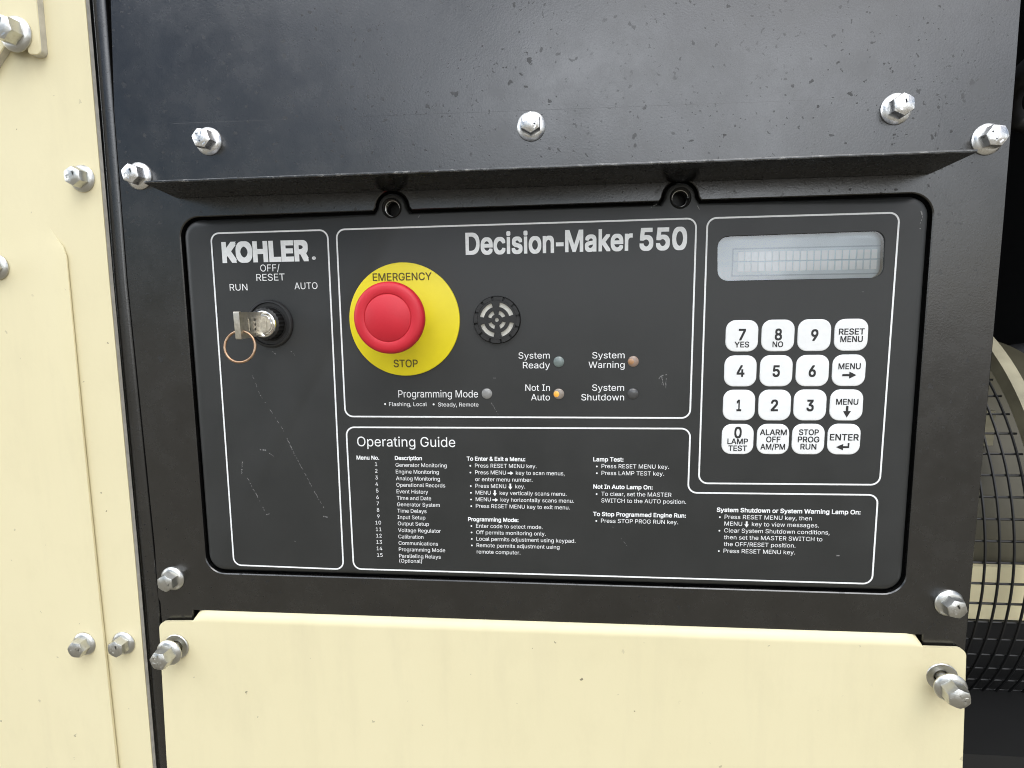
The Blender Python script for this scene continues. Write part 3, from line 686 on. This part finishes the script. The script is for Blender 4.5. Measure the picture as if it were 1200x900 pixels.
# ---- indicator lamps
MT['lens_grey'] = lens('grey_lens', (0.26, 0.26, 0.25)); MT['lens_green'] = lens('grey_green_lens', (0.17, 0.21, 0.20))
MT['lens_orange'] = lens('smoky_orange_lens', (0.30, 0.21, 0.16)); MT['lens_amber'] = lens('amber_lens', (0.27, 0.23, 0.19)); MT['lens_dark'] = lens('dark_lens', (0.065, 0.065, 0.065))
MT['glow_amber'] = lens('lit_amber_lens', (0.75, 0.36, 0.06), (1.0, 0.42, 0.04)); MT['glow_orange'] = lens('unlit_orange_lens', (0.42, 0.22, 0.10))
lm = mesh('indicator_lamp', *lathe([(0.0, -0.0011), (0.0010, -0.00105), (0.0020, -0.00085), (0.0027, -0.0004), (0.0029, 0.0001)], 28))
for u, v, m, lab in ((570.6,461.3,'lens_grey','pale grey indicator lamp'), (654.8,424,'lens_green','grey green indicator lamp'), (742,423.6,'lens_orange','smoky orange indicator lamp'), (654.8,461.6,'lens_amber','amber indicator lamp lit on one side'), (741.6,461.3,'lens_dark','dark indicator lamp')):
    p = P(u, v); l_ = obj('indicator_lamp', lm.copy(), m, cp, p, label=lab)
    if m in ('lens_amber', 'lens_orange'):
        g = mesh('light_source', *lathe([(0.0, -0.0012), (0.0009, -0.00115), (0.0016, -0.0009), (0.0019, -0.0005)], 20))
        obj('light_source', g, 'glow_amber' if m == 'lens_amber' else 'glow_orange', l_, p+Vector((-0.0008, 0, 0)))
# ---- key switch
kc = P(317.2, 379.3); ks = obj('key_switch', mesh('key_switch', *lathe([(0.0129, 0.0), (0.0129, -0.0010), (0.0123, -0.0017), (0.0116, -0.0018), (0.0112, -0.0010), (0.0095, -0.0010), (0.0091, -0.0016), (0.0088, -0.0016)], 60)), 'plastic', cp, kc)
kn = []
n = 48
for i in range(n):                                   # knurled barrel
    t = 2*PI*i/n; r = 0.0087 if i % 2 else 0.0082
    for y in (-0.0009, -0.0072): kn.append((r*math.cos(t), y, r*math.sin(t)))
F = [(2*i, 2*((i+1)%n), 2*((i+1)%n)+1, 2*i+1) for i in range(n)]; b0 = len(kn)
for i in range(n): kn.append((0.0074*math.cos(2*PI*i/n), -0.0080, 0.0074*math.sin(2*PI*i/n)))
F += [(2*i+1, 2*((i+1)%n)+1, b0+(i+1)%n, b0+i) for i in range(n)]
obj('barrel', mesh('barrel', kn, F, 25), 'plastic', ks, kc)
obj('lock_face', mesh('lock_face', *lathe([(0.0074, -0.0078), (0.0070, -0.0086), (0.0064, -0.0088), (0.0055, -0.0082), (0.0050, -0.0082), (0.0046, -0.0086), (0.0, -0.0086)], 40), smooth=25), 'chrome', ks, kc)

# ---- the key in the switch, and its ring
kl = Vector((kc.x, -0.0086, kc.z))
key = thing('key', kl, 'flat worn metal key standing in the key switch', 'key')
def kpoly(pts, t, name, mat, loc=kl, inset=0.00025):
    """outline given as (distance out of the lock, height), extruded across x"""
    pts = ccw(pts); n = len(pts); V = [(-t/2, -d, z) for d, z in pts]+[(t/2, -d, z) for d, z in pts]
    F = [tuple(range(n)), tuple(range(2*n-1, n-1, -1))]+[(i, (i+1)%n, n+(i+1)%n, n+i) for i in range(n)]
    return obj(name, mesh(name, V, F, 30), mat, key, loc)
kpoly([(-0.004, -0.0040), (0.004, -0.0040), (0.004, 0.0040), (-0.004, 0.0040)], 0.0018, 'blade', 'nickel')
bow = rounded([(0.0022, -0.0060), (0.0228, -0.0069), (0.0238, 0.0064), (0.0030, 0.0064)], 0.0012, 4)
kpoly(bow, 0.0021, 'bow', 'nickel')
rim = rounded([(0.0215, -0.0068), (0.0238, -0.0071), (0.0244, 0.0067), (0.0222, 0.0067)], 0.0009, 3)
kpoly(rim, 0.0030, 'bow_rim', 'nickel')
for j, (d0, z0, d1, z1) in enumerate(((0.0090,-.0030,.0102,.0030), (.0090,.0018,.0150,.0030), (.0090,-.0006,.0140,.0006), (.0090,-.0030,.0150,-.0018), (.0140,-.003,.0152,.003))):
    kpoly([(d0,z0), (d1,z0), (d1,z1), (d0,z1)], 0.0026, 'embossed_mark', 'nickel')
rp_ = P(281.3, 406.3, -0.0302); rr_ = 0.0077
ringloc = Vector((rp_.x, rp_.y, rp_.z-rr_))
ro = tube([(rr_*math.cos(t), 0.0012*math.sin(t)+0.0004*math.cos(t), rr_*math.sin(t)) for t in [2*PI*i/56 for i in range(56)]], 0.00064, 8, True)
kr = obj('key_ring', mesh('key_ring', [(v[0], v[1], v[2]+rr_) for v in ro[0]], ro[1], 60), 'copper', None, ringloc)
tag(kr, 'thin copper coloured wire ring hanging from the key', 'key ring')

# ================================================================== cream lower cover
YC = -0.0028
cov = thing('lower_cover', P(650, 1080, YC), 'cream painted cover below the control panel with rounded top and two loose bolts', 'cover')
cv = rectpx([(186.3,745.5), (186.3,729.8), (223,728.8), (1083,758.2), (1132.3,759.6), (1131.5,800), (1123,1080), (207,1080)], YC)
cv_r = rounded(cv, [0 if False else 0.0]*8)
pts = rectpx([(186.2,728.9), (225.5,728.6), (1082,758.5), (1132.6,760), (1122,1080), (206,1080)], YC)
pts = ccw(pts); radii = []
A_, B_ = Vector(P2(186.2,728.9,YC)), Vector(P2(1132.6,760,YC))
for q in pts: radii.append(0.0045 if min((Vector(q)-A_).length, (Vector(q)-B_).length) < 1e-6 else 0.0)
hl, hr = P2(207.5,757.2,YC), P2(1103,792.5,YC)
obj('sheet', plate('sheet', rounded(pts, radii, 6), [circle(hl, .0036, 24), circle(hr, .0036, 24)], YC, YC+0.0018, [(0, 0)]), 'cream', cov)
# rolled top edge between the two notches
V, F = [], []; m = 16; NXX = 48; RL = 0.0072
for i in range(NXX+1):
    t = i/NXX; s = 0.5-0.5*math.cos(PI*t)
    b = P(225.5, 728.6, YC).lerp(P(1082, 758.5, YC), s); 
    edge = min(b.x-P(225.5,728.6,YC).x, P(1082,758.5,YC).x-b.x); k_ = 1.0 if edge > 0.007 else math.sqrt(max(0.0, 1-(1-edge/0.007)**2))
    V.append((b.x, YC-.00006, b.z-.012)); V.append((b.x, YC-.00006, b.z-.0005))
    for k in range(m):
        a = PI/2*k/(m-1); hgt = 0.0064*math.sin(a)*max(k_, 0.02)
        V.append((b.x, YC-.00006+RL*(1-math.cos(a)), b.z+hgt))
m += 2
for i in range(NXX):
    for k in range(m-1): F.append((i*m+k, (i+1)*m+k, (i+1)*m+k+1, i*m+k+1))
V2 = [(x, y+0.0012, z-.0006) for x, y, z in V]
obj('rolled_edge', mesh('rolled_edge', V, F, 60), 'cream', cov)
def loose_bolt(u, v, ln, rot, tilt):
    p = P(u, v, YC); b = obj('bolt', mesh('bolt_shank', *lathe([(0.0, 0.010), (0.0029, 0.010)]+[q for k in range(14) for q in ((0.0029, 0.009-k*.0013), (0.0026, 0.0084-k*.0013))]+[(0.0029, -ln), (0.0, -ln)], 20), smooth=70), 'dull_zinc', cov, p)
    b.rotation_euler = tilt
    w = obj('grommet', mesh('grommet', *lathe([(0.0036, 0.0003), (0.0036, -0.0004), (0.0042, -0.0009), (0.0072, -0.0009), (0.0076, -0.0005), (0.0076, 0.0)], 36)), 'dull_zinc', b, p); w.location = (0,0,0)
    f = obj('bolt_flange', WASH.copy(), 'dull_zinc', b, p); f.location = (0, -ln, 0)
    h = obj('hex_head', HEAD[nb[0] % 3].copy(), 'dull_zinc', b, p); h.location = (0, -ln-0.0020, 0); h.rotation_euler = (0, rot, 0); h.scale = (1.02, 1.25, 1.02); nb[0] += 1
loose_bolt(207.5, 757.2, 0.0062, .1, (0, 0, R_(-2)))
loose_bolt(1103, 792.5, 0.0085, .35, (R_(2), 0, R_(-6)))

# ================================================================== cream side panel at the left
YS = -0.0026
side = thing('side_panel', P(60, 1080, YS), 'cream painted enclosure side panel with a bolted overlapping seam', 'enclosure panel')
obj('sheet', plate('sheet', rectpx([(57,-330), (75.5,-330), (99.5,0), (128,330), (156.8,640), (179,900), (196,1080), (140,1080), (122,900), (101,700), (81,500), (63.5,305), (57,286), (57,268)], YS), [], YS, YS+0.0028, [(0, 0.0)]), 'cream', side)
edge = [P(u+0.2, v, YS) for u, v in ((75.5,-330), (99.5,0), (128,330), (156.8,640), (179,900), (196,1080))]
V = []; 
for q in edge: V += [(q.x+.00012, YS+.0003, q.z), (q.x+.00012, YS+.0027, q.z)]
obj('bare_edge', mesh('bare_edge', V, [(2*i, 2*i+1, 2*i+3, 2*i+2) for i in range(len(edge)-1)]), 'edge', side)
# overlapping sheet whose edge stands further out towards the bottom
rows_ = []
ed = [(59,-330,.00001), (59,100,.00001), (59,268,.00001), (67,280,.0003), (73.5,288,.0008), (77.5,300,.0014), (96,500,.0020), (116,700,.0022), (137,900,.0024), (155,1080,.0026)]
V, F = [], []; nc = 8
for u, v, h in ed:
    q = P(u, v, YS-h); g_ = min(0.0009, h*0.45)
    for dx, dy in ((-.30, 0), (-.05, h*.03), (-.025, h*.15), (-.010, h*.55), (-.0006, h), (-.0001, h*.93), (0.0, g_), (-.006, g_*.9)): V.append((q.x+(dx if dx < -.008 or h > 0 else dx*.01), YS-dy, q.z))
for i in range(len(ed)-1):
    for k in range(nc-1): F.append((i*nc+k, i*nc+k+1, (i+1)*nc+k+1, (i+1)*nc+k))
obj('overlap_sheet', mesh('overlap_sheet', V, F, 30), 'cream', side)
for u, v, r, y in ((97.2,209.4,.5,YS), (-3,313,.2,YS-.0004), (99.7,754,.1,YS-.0014), (145.5,753.2,.5,YS)): bolt(side, u, v, y, r, 'dull_zinc')

# latch hook at the top left
YL = YS-0.0042
lat = thing('latch_plate', P(20, 70, YS), 'pale hooked latch plate with grey edge bolted to the cream side panel', 'latch')
lp = rounded(rectpx([(34.5,-90), (49,60.5), (45,65.5), (33.5,63.5), (31,44), (20,26), (2,34), (8,52), (-14,84), (-70,84), (-70,-90)], YL), [0.0]*11, 1)
lp = rounded(rectpx([(34.5,-90), (48.5,64.5), (32.5,63.5), (30,42), (18,27), (4,36), (9.5,48), (-14,84), (-70,84), (-70,-90)], YL), [0, .0028, .0018, .002, .003, .002, .001, 0, 0, 0][::1] if area(rectpx([(34.5,-90), (48.5,64.5), (32.5,63.5)], YL)) > 0 else list(reversed([0, .0028, .0018, .002, .003, .002, .001, 0, 0, 0])), 5)
pm = plate('hook_plate', lp, [], YL, YS-.0001, [(0, 0.0004), (0.0004, 0)])
pm.materials.append(MT['cream']); pm.materials.append(MT['edge'])
for f in pm.polygons: f.material_index = 1 if abs(f.normal.y) < 0.3 else 0
o = obj('hook_plate', pm, None, lat)
bolt(lat, 19.5, 40.5, YL, .3, 'dull_zinc', 1.25)

# ================================================================== engine bay beyond the frame: fan guard, shroud, dark walls
GR = 0.165; GC = Vector((P(1165, 632, 0.21).x, 0.218, Z0-0.165))
GX = lambda u: (P(u, 632, 0.05).x)
guard = thing('fan_guard', Vector((GX(1215), GC.y, GC.z-GR)), 'round black wire fan guard beside the control panel frame', 'fan guard')
xs0 = GX(1214); sp_ = 0.0082
def arcpts(r, t0, t1, n): return [(0, r*math.cos(t), r*math.sin(t)) for t in [R_(t0+(t1-t0)*k/n) for k in range(n+1)]]
hoop_me = mesh('hoop', *tube(arcpts(GR, 60, 300, 80), 0.0008, 6)); hoop_low = mesh('hoop', *tube(arcpts(GR, 188, 300, 40), 0.0008, 6))
for i in range(26):
    x = xs0+(7-i)*sp_
    obj('hoop', hoop_low if i < 7 else hoop_me, 'wire', guard, (x, GC.y, GC.z))
NB = 78
bar_me = mesh('bar', *tube([(-9.5*sp_, 0, 0), (9.5*sp_, 0, 0)], 0.00075, 6)); bar_low = mesh('bar', *tube([(-9.5*sp_, 0, 0), (16.4*sp_, 0, 0)], 0.00075, 6))
for k in range(NB):
    t = 2*PI*k/NB+.02; td = math.degrees(t)
    if not 60 < td < 300: continue                    # the far side is closed by the shroud
    obj('bar', bar_low if td > 188 else bar_me, 'wire', guard, (xs0-9*sp_, GC.y+(GR-0.0014)*math.cos(t), GC.z+(GR-0.0014)*math.sin(t)))
def ring(r0, r1, x0, x1, n=96, t0=0, t1=360):
    V, F = [], []; full = t1-t0 == 360
    for i in range(n):
        t = R_(t0+(t1-t0)*i/(n if full else n-1))
        for r, x in ((r0,x0), (r1,x0), (r1,x1), (r0,x1)): V.append((x, r*math.cos(t), r*math.sin(t)))
    for i in range(n if full else n-1):
        j = (i+1) % n
        for k in range(4): F.append((i*4+k, i*4+(k+1)%4, j*4+(k+1)%4, j*4+k))
    return V, F
shroud = thing('fan_shroud', Vector((xs0, GC.y, GC.z-GR-.02)), 'cream metal shroud behind the black wire fan guard', 'fan shroud')
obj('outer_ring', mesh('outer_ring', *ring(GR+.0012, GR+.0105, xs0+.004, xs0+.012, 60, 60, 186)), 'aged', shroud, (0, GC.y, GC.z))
obj('drum', mesh('drum', *ring(0.02, GR-.028, xs0-.25, xs0+.07)), 'olive', shroud, (0, GC.y, GC.z))  # shaded tone of the cream painted into the drum's colour
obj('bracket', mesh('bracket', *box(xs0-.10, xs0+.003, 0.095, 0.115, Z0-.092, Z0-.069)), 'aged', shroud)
obj('inner_hoop', mesh('inner_hoop', *ring(GR-.016, GR-.004, xs0-.0625, xs0-.056, 40, 176, 226)), 'cream', shroud, (0, GC.y, GC.z))
obj('strap', mesh('strap', *box(xs0-.25, xs0+.03, GC.y-GR+.016, GC.y-GR+.024, Z0-.199, Z0-.164)), 'cream', shroud)
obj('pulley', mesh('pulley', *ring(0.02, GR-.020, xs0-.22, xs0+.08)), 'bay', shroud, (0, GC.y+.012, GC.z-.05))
for k, (pts_, r_, lab) in enumerate(((((1230,60,.10), (1196,92,.12), (1183,118,.15), (1190,140,.17), (1240,150,.16)), .007, 'black rubber hose looping in the dark bay above the fan guard'), (((1100,445,.26), (1160,425,.24), (1200,416,.22), (1260,420,.20)), .010, 'thick black hose running just above the cream fan shroud'))):
    ctrl = [P(*q) for q in pts_]; path = []
    for i in range(len(ctrl)-1):
        p0, p1, p2, p3 = ctrl[max(i-1,0)], ctrl[i], ctrl[i+1], ctrl[min(i+2, len(ctrl)-1)]
        for q in range(8):
            t = q/8; path.append(0.5*((2*p1)+(p2-p0)*t+(2*p0-5*p1+4*p2-p3)*t*t+(3*p1-p0-3*p2+p3)*t**3))
    path.append(ctrl[-1]); c0 = path[0]; hv, hf = tube(path, r_, 12)
    tag(obj('rubber_hose', mesh('rubber_hose', rel(hv, c0), hf, 60), 'rubber', None, c0), lab, 'hose')
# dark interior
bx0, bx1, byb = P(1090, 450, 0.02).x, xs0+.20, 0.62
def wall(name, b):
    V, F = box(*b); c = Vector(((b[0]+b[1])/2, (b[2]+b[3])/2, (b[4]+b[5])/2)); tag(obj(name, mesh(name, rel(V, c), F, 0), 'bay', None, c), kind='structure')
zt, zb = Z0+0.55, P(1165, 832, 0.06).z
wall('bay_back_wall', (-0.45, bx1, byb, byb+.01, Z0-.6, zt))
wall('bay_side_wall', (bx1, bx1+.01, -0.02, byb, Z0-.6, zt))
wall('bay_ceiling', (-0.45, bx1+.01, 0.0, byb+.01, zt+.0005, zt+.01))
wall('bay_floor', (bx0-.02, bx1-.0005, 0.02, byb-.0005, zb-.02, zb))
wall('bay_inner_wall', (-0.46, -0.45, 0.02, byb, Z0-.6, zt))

# ================================================================== ground in front (below the picture)
gm, gnt, gbs = new_mat('pale_concrete'); gv = pos(gnt)
gcol = mix(gnt, ramp(gnt, noise(gnt, gv, 1.3, 8, .65), [(0.3, 0.0), (0.7, 1.0)]), (0.115, 0.097, 0.066), (0.17, 0.147, 0.105))
L(gnt, gcol, gbs.inputs['Base Color']); gbs.inputs['Roughness'].default_value = 0.85
g = obj('ground', mesh('ground', [(-300,-300,0), (300,-300,0), (300,300,0), (-300,300,0)], [(0,1,2,3)], 0), gm); tag(g, kind='structure')
